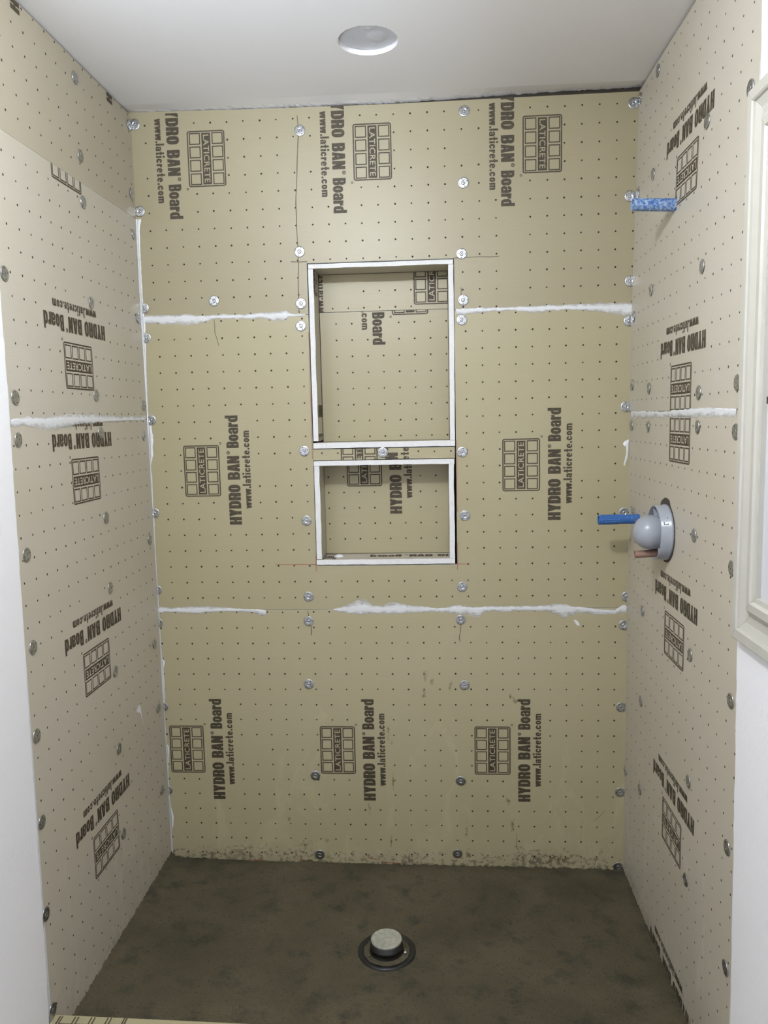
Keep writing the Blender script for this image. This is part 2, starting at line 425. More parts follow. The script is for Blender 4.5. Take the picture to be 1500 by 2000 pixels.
def stamp(pl, a, b, d, rect, holes, parent, facing):
    """printed mark: logo centre (a,b); d = reading direction 'up','down' (back wall) or 'near'/'far' upside down (sides)"""
    if pl in ('B', 'NU', 'NL'): sv, tv = ((0, 1), (-1, 0)) if d == 'up' else ((0, -1), (1, 0))
    elif pl == 'L': sv, tv = ((-1, 0), (0, -1)) if d == 'side' else ((0, 1), (-1, 0))
    elif pl == 'SL': sv, tv = ((0, 1), (-1, 0)) if d == 'up' else ((-1, 0), (0, -1))
    elif pl in ('ST', 'CT'): sv, tv = d
    else: sv, tv = (1, 0), (0, -1)
    stamp_part(pl, 'printed_logo', LOGO, (a, b), sv, tv, rect, holes, [M['ink'], facing], parent, white=LOGO_W)
    stamp_part(pl, 'printed_lettering', LETT, (a, b), sv, tv, rect, holes, [M['ink']], parent)
    stamp_part(pl, 'printed_web_address', WEB, (a, b), sv, tv, rect, holes, [M['ink']], parent)
def blocked(a, b, stamps):
    for (sa, sb, d) in stamps:
        da, db = a-sa, b-sb
        if d == 'up': s, t = db, -da
        elif d == 'down': s, t = -db, da
        elif d == 'sideL': s, t = -da, -db
        else: s, t = da, -db
        if (abs(s) < 1.75 and abs(t) < 1.25) or (abs(s) < 3.7 and -2.7 < t < -1.4) or (abs(s) < 2.7 and -3.3 < t <= -2.6) or (abs(s) < .95 and -4.9 < t <= -3.2): return True
    return False

def board(pl, label, rects, holes, offs, stamps, mat, fr=None, th=.0127, pitch=(1, 1), zfix=None, extra_holes=(), splits_b=()):
    bm = bmesh.new()
    cell_solid(bm, pl, rects, holes, th, fr, splits_b=splits_b)
    amin, amax = min(r[0] for r in rects), max(r[1] for r in rects)
    bmin, bmax = min(r[2] for r in rects), max(r[3] for r in rects)
    pts = []
    i0 = int((amin-offs[0])/pitch[0])-1; i1 = int((amax-offs[0])/pitch[0])+1
    j0 = int((bmin-offs[1])/pitch[1])-1; j1 = int((bmax-offs[1])/pitch[1])+1
    sd = [(s[0], s[1], {'side': 'side'+pl}.get(s[2], s[2])) for s in stamps]
    for i in range(i0, i1+1):
        for j in range(j0, j1+1):
            a, b = i*pitch[0]+offs[0], j*pitch[1]+offs[1]
            if zfix: b = zfix(b)
            mg = .08
            if not any(r[0]+mg < a < r[1]-mg and r[2]+mg < b < r[3]-mg for r in rects): continue
            if any(r[0]-mg < a < r[1]+mg and r[2]-mg < b < r[3]+mg for r in list(holes)+list(extra_holes)): continue
            if blocked(a, b, sd): continue
            pts.append((a+random.uniform(-.015, .015), b+random.uniform(-.015, .015)))
    dots(bm, pl, pts)
    o = obj('backer_board', bm, [mat, M['foam'], M['dot']])
    tag(o, label, 'wall board')
    for s in stamps: stamp(pl, s[0], s[1], s[2], (amin, amax, bmin, bmax), list(holes)+list(extra_holes), o, mat)
    return o

def line(pl, pts, wd, mat, parent, name, jit=.02, h=.0006):
    bm = bmesh.new(); pr = None
    dense = []
    for (a0, b0), (a1, b1) in zip(pts, pts[1:]):
        n = max(2, int(math.hypot(a1-a0, b1-b0)/.5))
        for i in range(n): dense.append((a0+(a1-a0)*i/n+random.uniform(-jit, jit), b0+(b1-b0)*i/n+random.uniform(-jit, jit)))
    dense.append(pts[-1])
    vert = abs(pts[-1][1]-pts[0][1]) > abs(pts[-1][0]-pts[0][0])
    for a, b in dense:
        hw = wd*random.uniform(.7, 1.1)/2
        q = [bm.verts.new(pp(pl, a-(hw if vert else 0), b-(0 if vert else hw), h)), bm.verts.new(pp(pl, a+(hw if vert else 0), b+(0 if vert else hw), h))]
        if pr: bm.faces.new((pr[0], pr[1], q[1], q[0]))
        pr = q
    return obj(name, bm, mat, parent)

def smear(pl, prof, seam, label, along='h', group=None, step=.12, thick=.0018, mat=None):
    """trowelled sealant film along a seam; prof = (a, low, high) outline"""
    bm = bmesh.new(); lay = bm.verts.layers.float.new('cov')
    prof = sorted(prof); a = prof[0][0]; prev = None; K = 9
    seamf = seam if callable(seam) else (lambda t: seam)
    n1 = n2 = 0
    while a <= prof[-1][0]+1e-6:
        for p, q in zip(prof, prof[1:]):
            if p[0] <= a <= q[0]+1e-9: f = (a-p[0])/max(q[0]-p[0], 1e-6); lo = p[1]+(q[1]-p[1])*f; hi = p[2]+(q[2]-p[2])*f; break
        n1 = n1*.6+random.uniform(-.03, .03); n2 = n2*.6+random.uniform(-.03, .03)
        lo += n1; hi += n2; sz = min(max(seamf(a), lo+.02), hi-.02)
        row = []
        for k in range(K):
            f = k/(K-1)*2-1
            b = sz+(hi-sz)*f if f >= 0 else sz+(sz-lo)*f
            e = 1-abs(f)
            hgt = .0006+thick*(e**.6)*random.uniform(.7, 1.1)
            co_ = pp(pl, a, b, hgt) if along == 'h' else pp(pl, b, a, hgt)
            v = bm.verts.new(co_); v[lay] = .17+.55*e**.8; row.append(v)
        if prev:
            for k in range(K-1): bm.faces.new((prev[k], prev[k+1], row[k+1], row[k]))
        prev = row; a += step
    o = obj('sealant_smear', bm, mat or M['seal'], smooth=True)
    tag(o, label, 'sealant', group); return o

# measured positions
WASHERS={'bl': [(0.23, 11.76), (0.25, 6.7), (0.17, 0.93), (0.19, -0.88), (0.23, -5.97), (0.12, -11.85), (0.01, -16.86), (-0.05, -19.01), (-0.02, -24.66), (-0.03, -30.43)], 'bnl': [(10.26, 10.98), (10.0, 3.98), (9.98, 0.91), (9.93, -0.43), (9.88, -8.08), (9.89, -12.46), (9.85, -17.35), (9.81, -18.96), (9.67, -23.12), (9.91, -29.31), (10.03, -34.82)], 'bnr': [(20.02, 11.65), (19.93, 7.61), (19.79, 3.53), (19.87, 0.82), (19.76, -0.35), (19.71, -8.33), (19.83, -12.28), (19.62, -16.79), (19.51, -18.91), (19.7, -23.19), (19.4, -29.61), (19.14, -34.63)], 'br': [(29.8, 11.64), (29.67, 6.47), (29.75, 1.62), (29.72, -0.7), (29.6, -5.77), (29.58, -12.23), (29.81, -17.49), (29.64, -19.31), (29.56, -24.62), (29.57, -30.29), (29.51, -35.38)], 'bs': [(4.59, 1.23), (14.8, -8.27)], 'lf': [(-15.88, 0.25), (-15.77, -4.92), (-15.78, -6.74), (-15.82, -11.79), (-15.85, -15.96), (-16.12, -19.96), (-16.25, -23.99), (-16.51, -28.28), (-16.56, -33.0)], 'lm': [(-7.59, 11.39), (-7.53, 7.61), (-7.56, 5.3), (-7.34, 0.23), (-7.46, -4.61), (-7.15, -6.6), (-7.2, -11.22), (-7.23, -15.13), (-7.25, -19.89), (-7.45, -24.34), (-7.56, -29.32)], 'lb': [(-0.35, 11.62), (-0.57, 7.61), (-0.59, 5.22), (-0.62, 0.25), (-0.59, -5.04), (-0.74, -6.93), (-0.84, -13.4), (-1.01, -20.1), (-1.03, -24.37), (-1.2, -29.84)], 'rb': [(-0.3, 11.79), (-0.57, 6.4), (-0.62, -0.52), (-0.5, -4.5), (-0.53, -6.91), (-1.22, -12.08), (-0.24, -28.73)], 'rm': [(-3.98, 11.78), (-3.79, 6.58), (-4.3, 0.42), (-4.24, -4.85), (-4.2, -6.93), (-3.68, -17.49), (-3.65, -22.89), (-3.79, -28.25)], 'rn': [(-12.39, 6.27), (-12.61, 0.14), (-12.56, -5.32), (-12.53, -6.85), (-12.41, -11.8), (-12.25, -17.48), (-12.47, -23.6), (-12.45, -28.59)], 'rf': [(-17.2, 5.75), (-17.11, -5.07), (-17.11, -6.98), (-17.12, -12.43), (-17.44, -17.81), (-17.53, -24.04), (-17.77, -29.24)]}
SMEARS={'back_hi_l': [(0.16, -0.04, 0.45), (0.98, -0.09, 0.53), (1.84, -0.11, 0.49), (2.91, -0.2, 0.52), (3.45, -0.19, 0.43), (3.98, -0.07, 0.4), (4.62, 0.12, 0.45), (6.12, 0.09, 0.38), (7.18, 0.06, 0.43), (7.82, 0.07, 0.45), (8.35, -0.12, 0.52), (8.77, -0.17, 0.55), (9.04, -0.07, 0.57), (9.19, 0.09, 0.41), (9.72, 0.11, 0.3), (10.35, 0.15, 0.24)], 'back_hi_r': [(19.42, -0.04, 0.36), (19.86, -0.09, 0.34), (20.32, -0.02, 0.33), (21.25, 0.05, 0.34), (22.78, 0.09, 0.33), (23.39, 0.04, 0.37), (24.1, -0.1, 0.37), (24.81, -0.0, 0.4), (25.82, 0.04, 0.42), (26.83, -0.03, 0.41), (27.83, -0.06, 0.4), (28.33, -0.18, 0.39), (29.03, -0.3, 0.38), (29.43, -0.47, 0.39), (29.88, -0.52, 0.37)], 'back_lo_a': [(-0.12, -18.46, -17.84), (0.38, -18.35, -17.99), (1.17, -18.33, -18.02), (2.3, -18.48, -17.91), (3.2, -18.39, -17.9), (3.86, -18.32, -17.99), (5.09, -18.32, -18.07), (6.2, -18.39, -18.12), (6.64, -18.64, -18.16), (6.91, -18.61, -18.19), (7.19, -18.48, -18.34)], 'back_lo_b': [(11.44, -18.26, -18.17), (11.94, -18.4, -18.0), (12.6, -18.53, -17.72), (13.04, -18.58, -17.45), (13.48, -18.54, -17.54), (13.9, -18.54, -17.88), (14.55, -18.55, -17.99), (14.94, -18.55, -17.72), (15.54, -18.53, -17.72), (16.18, -18.49, -17.91), (17.37, -18.43, -18.01), (18.01, -18.46, -18.12), (18.66, -18.46, -18.05), (19.2, -18.57, -17.94), (19.84, -18.6, -18.05), (20.7, -18.82, -18.12), (20.97, -18.43, -18.03), (22.73, -18.41, -18.04), (23.79, -18.38, -18.05), (24.85, -18.41, -18.0), (25.49, -18.61, -17.84), (25.91, -18.9, -17.91), (26.33, -18.68, -18.01), (26.96, -18.53, -18.14), (28.02, -18.69, -18.27), (29.07, -18.63, -18.3), (29.43, -18.6, -18.09), (29.64, -18.58, -17.89), (29.81, -18.61, -18.04)], 'left': [(-16.32, -6.19, -5.92), (-15.72, -6.18, -5.81), (-14.97, -6.17, -5.68), (-14.24, -6.29, -5.8), (-12.63, -6.44, -5.75), (-11.76, -6.3, -5.69), (-10.85, -6.32, -5.58), (-9.91, -6.16, -5.6), (-7.67, -6.07, -5.57), (-6.36, -6.05, -5.66), (-4.46, -6.0, -5.73), (-0.4, -6.0, -5.7)], 'right': [(-0.39, -6.54, -6.04), (-4.21, -6.48, -6.07), (-7.47, -6.43, -6.12), (-10.28, -6.46, -6.06), (-11.78, -6.46, -5.98), (-13.83, -6.43, -5.97), (-15.86, -6.43, -6.06), (-17.14, -6.4, -6.08)]}

# ================================================================= structure
def struct(name, bm, mats): return tag(obj(name, bm, mats), kind='structure')
NI = (10.42, 19.33)
# wall framing behind the back boards, open at the two niches
bm = bmesh.new()
cell_solid(bm, 'B', [(-3, 33, -37, 13.6)], [(10.3, 19.5, -8.2, 3.4), (10.3, 19.5, -15.5, -8.5)], .05)
for v in bm.verts: v.co.y += .26*U
box(bm, 9.6, 20.2, 2.5, 2.8, -16, 4)
struct('wall_back', bm, [M['gap'], M['gap']])
# side walls: a core behind the boards, then white plaster in front of them
def side_wall(pl, edge, name):
    bm = bmesh.new(); s = -1 if pl == 'L' else 1
    x0 = 0 if pl == 'L' else XR
    def X(h, z): return (x0-h) if pl == 'L' else XR+lean(z)+h
    zs = [-37+i*.35 for i in range(int(49.4/.35)+1)]+[12.45]
    rows = []
    for z in zs:
        for p, q in zip(edge, edge[1:]):
            if p[0] <= z <= q[0]: e = p[1]+(q[1]-p[1])*(z-p[0])/(q[0]-p[0]); break
        e += random.uniform(-.035, .035)
        rows.append([bm.verts.new(P(X(h, z), y, z)) for h, y in ((2.5, e), (-.03, e), (-.035, -61.9), (2.5, -61.9))])
    for r, t in zip(rows, rows[1:]):
        for k in range(4): bm.faces.new((r[k], r[(k+1) % 4], t[(k+1) % 4], t[k]))
    bm.faces.new(rows[0]); bm.faces.new(rows[-1])
    struct(name, bm, [M['wall']])
    bm = bmesh.new(); prev = None
    for z in (-37, 0, 12.45):
        row = [bm.verts.new(P(X(h, z), y, z)) for h, y in ((.28, .25), (.28, -17.9 if pl == 'R' else -16.2), (2.4, -17.9 if pl == 'R' else -16.2), (2.4, .25))]
        if prev:
            for k in range(4): bm.faces.new((prev[k], prev[(k+1) % 4], row[(k+1) % 4], row[k]))
        else: bm.faces.new(row)
        prev = row
    bm.faces.new(prev); struct(name+'_rear', bm, [M['gap']])
EL = [(-37, -17.0), (-33.1, -16.93), (-27.2, -16.77), (-21.2, -16.71), (-9.8, -16.44), (-5.9, -16.36), (12.5, -16.3)]
ER = [(-37, -18.6), (-31, -18.5), (-24.6, -18.27), (-20.3, -18.14), (-15.5, -17.97), (5.8, -18.17), (8.3, -17.91), (12.5, -18.0)]
side_wall('L', EL, 'wall_left'); side_wall('R', ER, 'wall_right')
bm = bmesh.new(); box(bm, -2.5, 33, -64, -62, -38, 12.5)
struct('wall_front', bm, [M['wall']])
# ceiling with an open lamp hole
cz = lambda x: 12.42
BE = [(-.4, 12.5), (0, 12.5), (7.67, 12.39), (15.6, 12.34), (22.8, 12.50), (26, 12.56), (30.12, 12.58), (30.6, 12.58)]
bm = bmesh.new()
xs = [-.4+i*31/200 for i in range(201)]
rows = []
for yy in (-1.2, -.8, -.4, -.12, .2):
    row = []
    for x in xs:
        for p, q in zip(BE, BE[1:]):
            if p[0] <= x <= q[0]+1e-6: ze = p[1]+(q[1]-p[1])*(x-p[0])/(q[0]-p[0]); break
        f = min(1, (yy+1.2)/1.1); jit = random.uniform(-.025, .025) if yy > -.2 else 0
        row.append(bm.verts.new(P(x, yy, 12.42*(1-f)+ze*f+jit)))
    rows.append(row)
for r, t in zip(rows, rows[1:]):
    for k in range(200): bm.faces.new((r[k], r[k+1], t[k+1], t[k]))
hc = (15.0, -7.55); ring = []
for i in range(72):
    t = 2*math.pi*i/72; rr = 1.0+random.uniform(-.006, .006)+(.025 if 3.6 < t < 5.6 and random.random() < .3 else 0)
    ring.append(bm.verts.new(P(hc[0]+1.50*rr*math.cos(t), hc[1]+1.56*rr*math.sin(t), 12.42)))
outer = [bm.verts.new(P(x, y, 12.42)) for x, y in ((30.6, -62.2), (-.4, -62.2))]
mid = [bm.verts.new(P(x, -14, 12.42)) for x in (-.4, 30.6)]
bm.faces.new((outer[0], outer[1], mid[0], mid[1]))
front = rows[0]
lp = front[:] + [mid[1], mid[0]]
# bridge the square region around the hole
import itertools
edges = [bm.edges.get((a, b)) or bm.edges.new((a, b)) for a, b in zip(lp, lp[1:]+lp[:1])]
edges += [bm.edges.new((a, b)) for a, b in zip(ring, ring[1:]+ring[:1])]
bmesh.ops.triangle_fill(bm, edges=edges, use_beauty=True, use_dissolve=False)
# hole wall
top = [bm.verts.new(v.co+Vector((0, 0, .013))) for v in ring]
for i in range(72): bm.faces.new((ring[i], ring[(i+1) % 72], top[(i+1) % 72], top[i]))
struct('ceiling', bm, [M['ceil']])
# white backing seen through the lamp hole
bm = bmesh.new()
K = 48; R0 = 1.75; prev = None
for ri in range(1, 15):
    r = R0*ri/14; row = []
    for i in range(K):
        t = 2*math.pi*i/K; x, y = r*math.cos(t), r*math.sin(t)
        z = 12.68+.02*math.sin(x*3)*math.cos(y*2.3)
        d1 = math.hypot((x-.45)/.42, (y-.15)/.5); d2 = math.hypot(x-.1, y+.75)
        z -= .10*math.exp(-d1**4)+.07*math.exp(-(d2/.13)**2)
        row.append(bm.verts.new(P(hc[0]+x, hc[1]+y, z)))
    if prev:
        for i in range(K): bm.faces.new((prev[i], prev[(i+1) % K], row[(i+1) % K], row[i]))
    else: bm.faces.new(row)
    prev = row
tp = [bm.verts.new(v.co+Vector((0, 0, .01))) for v in prev]
for i in range(K): bm.faces.new((prev[i], prev[(i+1) % K], tp[(i+1) % K], tp[i]))
bm.faces.new(tp)
o = obj('lamp_hole_backing', bm, M['ceil2'], smooth=False)
tag(o, 'grey white backing seen inside the round hole cut in the ceiling', 'ceiling patch')

# mortar bed
def fz(x, y):
    z = -34.80-.60*(x/29.8)-.012*(y+8)*0
    z += -.17*math.exp(-(((x-15)/3.4)**2+((y+9.0)/3.0)**2))
    z += .03*math.sin(x*1.7+y)*math.sin(y*1.3)
    return z
def back_edge(x): 
    pts = [(-1, -35.15), (0, -35.15), (5.7, -35.38), (8.6, -35.42), (9.2, -35.22), (10, -35.40), (14, -35.45), (22.7, -35.5), (29.3, -35.6), (31, -35.6)]
    for p, q in zip(pts, pts[1:]):
        if p[0] <= x <= q[0]: return p[1]+(q[1]-p[1])*(x-p[0])/(q[0]-p[0])
bm = bmesh.new(); NX, NY = 220, 120; grid = []
for j in range(NY+1):
    y = -16.5*(1-(1-j/NY)**1.0) if False else -16.5*j/NY
    row = []
    for i in range(NX+1):
        x = -.02+(XR+.04)*i/NX
        z = fz(x, y)
        eb = math.exp(-(-y)/.5); z = z*(1-eb)+back_edge(x)*eb
        el = math.exp(-x/.25); z = z*(1-el)+(-34.76)*el
        er = math.exp(-(XR-x)/.25); z = z*(1-er)+(-35.52)*er
        edge = max(math.exp(-(-y)/.12), math.exp(-x/.12), math.exp(-(XR-x)/.12))
        z += random.uniform(-.06, .09)*edge+random.uniform(-.006, .006)
        row.append(bm.verts.new(P(x, y, z)))
    grid.append(row)
for j in range(NY):
    for i in range(NX): bm.faces.new((grid[j][i], grid[j][i+1], grid[j+1][i+1], grid[j+1][i]))
struct('floor', bm, [M['mud']])
for p in bpy.data.objects['floor'].data.polygons: p.use_smooth = True
bm = bmesh.new(); box(bm, -.1, 30.3, -62, -19.6, -38, -37)
struct('floor_bathroom', bm, [M['bathfloor']])

# ================================================================= boards
SU = [(4.54, 9.61, 'down'), (14.56, 9.59, 'down'), (24.56, 9.61, 'down')]
SM = [(3.34, -9.22, 'up'), (13.32, -9.2, 'up'), (23.31, -9.19, 'up')]
SL_ = [(1.44, -27.57, 'up'), (11.44, -27.58, 'up'), (21.46, -27.56, 'up')]
def topfr(a, b):
    if b < 12: return a, b
    pts = [(-1, 12.48), (.06, 12.47), (7.67, 12.32), (15.6, 12.24), (22.8, 12.27), (26, 12.28), (31, 12.29)]
    for p, q in zip(pts, pts[1:]):
        if p[0] <= a <= q[0]: return a, p[1]+(q[1]-p[1])*(a-p[0])/(q[0]-p[0])
nh = (NI[0], NI[1], -.5, 3.29)
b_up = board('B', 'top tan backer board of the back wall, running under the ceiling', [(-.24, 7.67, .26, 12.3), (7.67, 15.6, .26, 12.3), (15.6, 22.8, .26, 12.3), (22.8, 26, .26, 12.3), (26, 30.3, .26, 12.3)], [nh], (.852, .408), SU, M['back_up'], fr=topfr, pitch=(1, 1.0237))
mh = (NI[0], NI[1], -15.37, 1)
b_mid = board('B', 'middle tan backer board of the back wall, cut out around both niches', [(-.24, 30.1, -18.18, .235)], [mh], (0, 0), [SM[0], SM[2]], M['back'], pitch=(1, 1.0237))
bm_strip = board('B', 'narrow printed board strip between the two wall niches', [(10.44, 19.25, -8.68, -8.0)], [], (.0, -8.24), [SM[1]], M['back'], pitch=(1, 9))
b_low = board('B', 'lowest tan backer board of the back wall, splashed with mortar', [(-.24, 30.1, -36, -18.21)], [], (.1333, -18.3627), SL_, M['back_low'], pitch=(1, 1.0237))
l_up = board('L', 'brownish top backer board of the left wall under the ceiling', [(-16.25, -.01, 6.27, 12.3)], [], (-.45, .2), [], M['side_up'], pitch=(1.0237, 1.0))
for yc in (-5.2, -15.35): stamp('L', yc, 15.25, 'up', (-16.25, -.01, 6.27, 12.3), [], l_up, M['side_up'])
l_mid = board('L', 'upper tan backer board of the left wall with two inverted print marks', [(-16.3, -.01, -5.90, 6.25)], [], (-1.036, .405), [(-9.3, 6.75, 'side'), (-9.25, -3.23, 'side')], M['side'], pitch=(1.0237, 1))
def eL(a, b): return (a-(.006*( -5.9-b)*1.9 if a < -10 else 0), b)
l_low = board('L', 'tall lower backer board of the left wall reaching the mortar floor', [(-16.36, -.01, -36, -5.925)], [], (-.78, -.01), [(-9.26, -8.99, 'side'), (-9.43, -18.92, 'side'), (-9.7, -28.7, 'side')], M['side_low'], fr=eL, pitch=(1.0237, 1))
r_up = board('R', 'upper tan backer board of the right wall, blue rod sticking out', [(-17.95, -.01, -6.09, 12.3)], [(-8.35, -7.7, 3.6, 4.25)], (-.7185, -.4125), [(-9.71, 4.93, 'side'), (-9.86, -5.03, 'side')], M['side'], pitch=(1.0237, 1), zfix=lambda z: z*1.025 if z > 0 else z, splits_b=(0,))
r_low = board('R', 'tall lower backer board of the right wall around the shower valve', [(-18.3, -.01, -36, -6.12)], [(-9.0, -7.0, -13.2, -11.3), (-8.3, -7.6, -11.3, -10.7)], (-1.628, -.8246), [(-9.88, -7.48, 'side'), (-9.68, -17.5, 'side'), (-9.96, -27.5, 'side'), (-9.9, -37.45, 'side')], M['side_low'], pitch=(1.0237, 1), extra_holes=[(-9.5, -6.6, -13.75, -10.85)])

# pencil and layout lines
line('B', [(10.12, 11.85), (10.18, 10.98), (10.0, 8.8), (9.88, 6.73), (9.9, 3.74), (9.84, .4)], .045, M['pencil'], b_up, 'pencil_line')
line('B', [(9.45, 3.4), (10.45, 3.39)], .05, M['pencil'], b_up, 'pencil_line')
line('B', [(19.33, 3.30), (22.02, 3.31)], .035, M['pencil'], b_up, 'pencil_line')
line('B', [(19.72, 1.55), (19.73, 1.0)], .04, M['pencil'], b_up, 'pencil_line')
line('B', [(4.54, .09), (4.57, -.69), (4.78, -1.5)], .035, M['pencil'], b_mid, 'pencil_line')
line('B', [(9.78, -18.3), (9.88, -19.2), (9.98, -19.45), (9.93, -19.9)], .05, M['pencil'], b_low, 'pencil_line')
line('B', [(19.51, -18.5), (19.5, -19.7), (19.40, -20.1), (19.46, -20.35)], .04, M['pencil'], b_low, 'pencil_line')
line('B', [(7.82, -15.27), (10.42, -15.27)], .035, M['red'], b_mid, 'red_layout_line')
line('B', [(19.28, -15.33), (20.12, -15.33)], .035, M['red'], b_mid, 'red_layout_line')
line('B', [(10.40, -14.7), (10.40, -15.73)], .035, M['red'], b_mid, 'red_layout_line')
line('B', [(19.37, -13.98), (19.34, -15.71)], .03, M['red'], b_mid, 'red_layout_line')
line('B', [(10.39, -.8), (10.39, -8.6)], .03, M['red'], b_mid, 'red_layout_line')
line('B', [(19.36, -7.6), (19.36, -12.05)], .03, M['red'], b_mid, 'red_layout_line')
for x0, x1, z in ((8.6, 9.0, -35.2), (13.2, 14.0, -35.05), (14.2, 15.6, -35.3), (5.2, 6.4, -35.25)):
    line('B', [(x0, z), (x1, z-.05)], .05, M['red'], b_low, 'red_layout_line', jit=.05)
line('B', [(27.9, -32.3), (28.6, -31.6)], .03, M['pencil'], b_low, 'scratch_mark')
# glue stains on the lowest board
def stain(a, b, ra, rb):
    bm = bmesh.new(); lay = bm.verts.layers.float.new('cov'); k = 14
    c = bm.verts.new(pp('B', a, b, .0007)); c[lay] = .62; prev = [c]
    for ri in (.5, 1):
        row = []
        for i in range(k):
            t = 2*math.pi*i/k; r = ri*random.uniform(.75, 1.15)
            v = bm.verts.new(pp('B', a+ra*r*math.cos(t), b+rb*r*math.sin(t), .0007)); v[lay] = .5 if ri < 1 else .3; row.append(v)
        for i in range(k):
            if len(prev) == 1: bm.faces.new((c, row[i], row[(i+1) % k]))
            else: bm.faces.new((prev[i], prev[(i+1) % k], row[(i+1) % k], row[i]))
        prev = row
    obj('glue_stain', bm, M['stain'], b_low)
for s in ((17.2, -22.5, .25, .7), (17.65, -22.9, .22, .6), (17.1, -23.8, .3, .55), (18.8, -23.2, .22, .6), (22.9, -24.2, .4, .3), (22.6, -24.0, .2, .35), (14.75, -26.3, .18, .9), (15.0, -27.2, .13, .4), (15.0, -29.6, .12, 1.3), (13.4, -31.5, .15, .8),
          (19.75, -33.0, .14, 1.3), (19.85, -34.6, .3, .7), (22.75, -32.6, .25, 1.0), (23.0, -33.6, .14, 1.2), (25.9, -34.9, .9, .4), (25.2, -35.0, .3, .5), (8.1, -32.4, .2, .4), (28.0, -34.9, .5, .25), (22.5, -31.0, .35, .4), (10.5, -33.8, .3, .3), (14.8, -33.9, .12, .8)): stain(*s)

# ================================================================= niches
def lining(name, parent, x0, x1, y0, y1, z0, z1, face, wob):
    """one foam board strip: white cut edges, printed facing on the inner side"""
    bm = bmesh.new()
    L = (x1-x0) if (x1-x0) > (z1-z0) else (z1-z0); hor = (x1-x0) > (z1-z0); n = 24; rows = []
    off = 0
    for i in range(n+1):
        off = off*.8+random.uniform(-wob, wob)
        if hor:
            x = x0+(x1-x0)*i/n
            c = [(x, y0, z0+off), (x, y0, z1+off*.5), (x, y1, z1), (x, y1, z0)]
        else:
            z = z0+(z1-z0)*i/n
            c = [(x0+off*.4, y0, z), (x1+off, y0, z), (x1, y1, z), (x0, y1, z)]
        rows.append([bm.verts.new(P(*q)) for q in c])
    inner = {'T': 3, 'B': 1, 'L': 1, 'R': 3}[face]
    for r, t in zip(rows, rows[1:]):
        for k in range(4): bm.faces.new((r[k], r[(k+1) % 4], t[(k+1) % 4], t[k])).material_index = 1 if k == inner else 0
    bm.faces.new(rows[0]); bm.faces.new(rows[-1])
    return obj(name, bm, [M['foam'], M['side']], parent)
nu = tag(empty('wall_niche', P(14.9, 1, -7.95)), 'tall upper wall niche lined with printed board and white foam edges', 'niche', 'niches in the back wall')
lining('top_panel', nu, 10.50, 19.27, -.06, 2.1, 2.95, 3.21, 'T', .012)
lining('side_panel', nu, 10.49, 10.79, -.05, 2.1, -7.48, 2.93, 'L', .018)
lining('side_panel', nu, 18.98, 19.28, -.05, 2.1, -7.58, 2.93, 'R', .012)
lining('bottom_panel', nu, 10.47, 19.27, -.06, 2.1, -7.95, -7.60, 'B', .012)
def back_panel(pl, parent, rect, offs, stamps):
    bm = bmesh.new(); cell_solid(bm, pl, [rect], [], .0127)
    pts = [(i+offs[0], j*1.0237+offs[1]) for i in range(0, 12) for j in range(-14, 6)]
    pts = [p for p in pts if rect[0]+.05 < p[0] < rect[1]-.05 and rect[2]+.05 < p[1] < rect[3]-.05 and not blocked(*p, [s for s in stamps])]
    dots(bm, pl, pts)
    o = obj('back_panel', bm, [M['back'], M['foam'], M['dot']], parent)
    for s in stamps:
        for nm, pg, wh in (('printed_logo', LOGO, LOGO_W), ('printed_lettering', LETT, ()), ('printed_web_address', WEB, ())):
            sv, tv = ((0, 1), (-1, 0)) if s[2] == 'up' else ((0, -1), (1, 0))
            stamp_part(pl, nm, pg, (s[0], s[1]), sv, tv, rect, [], [M['ink'], M['back']], o, white=wh)
    return o
back_panel('NU', nu, (10.82, 18.96, .635, 2.93), (10.66, .84), [(17.98, 2.55, 'up'), (7.98, 2.55, 'up')])
back_panel('NU', nu, (10.82, 18.96, -7.58, .60), (10.85, -3.2), [(16.58, 1.95, 'down')])
# print fragments on the left lining
def side_print(parent, pg, o_, sv, tv, rect, nm, wh=()):
    stamp_part('SL', nm, pg, o_, sv, tv, rect, [], [M['ink'], M['side']], parent, white=wh)
sp = [c for c in nu.children if c.name.startswith('side_panel')][0]
side_print(sp, LOGO, (.2, 3.1), (0, 1), (-1, 0), (.0, 2.1, -7.45, 2.93), 'printed_logo', LOGO_W)
side_print(sp, LOGO, (1.2, -8.2), (1, 0), (0, 1), (.0, 2.1, -7.45, 2.93), 'printed_logo', LOGO_W)
side_print(sp, LETT, (1.0, -3.6), (1, 0), (0, 1), (.0, 2.1, -7.45, 2.93), 'printed_lettering')
nl = tag(empty('wall_niche', P(14.85, 1, -15.3)), 'small lower wall niche directly below the tall one', 'niche', 'niches in the back wall')
lining('top_panel', nl, 10.46, 19.22, -.06, 2.1, -9.03, -8.73, 'T', .012)
lining('side_panel', nl, 10.47, 10.79, -.05, 2.1, -14.93, -9.05, 'L', .015)
lining('side_panel', nl, 18.87, 19.19, -.05, 2.1, -14.95, -9.05, 'R', .012)
bp_ = lining('bottom_panel', nl, 10.46, 19.19, -.06, 2.1, -15.30, -14.97, 'B', .012)
back_panel('NL', nl, (10.80, 18.86, -14.95, -9.05), (11.06, -10.92), [(13.43, -8.92, 'up')])
stamp_part('ST', 'printed_lettering', LETT, (17.2, 3.2), (-1, 0), (0, 1), (10.8, 18.8, .03, 2.1), [], [M['ink']], bp_)
stamp_part('ST', 'printed_logo', LOGO, (10.0, .8), (-1, 0), (0, 1), (10.8, 18.8, .03, 2.1), [], [M['ink'], M['side']], bp_, white=LOGO_W)
bm = bmesh.new()
for i in range(12): pass
vs = []
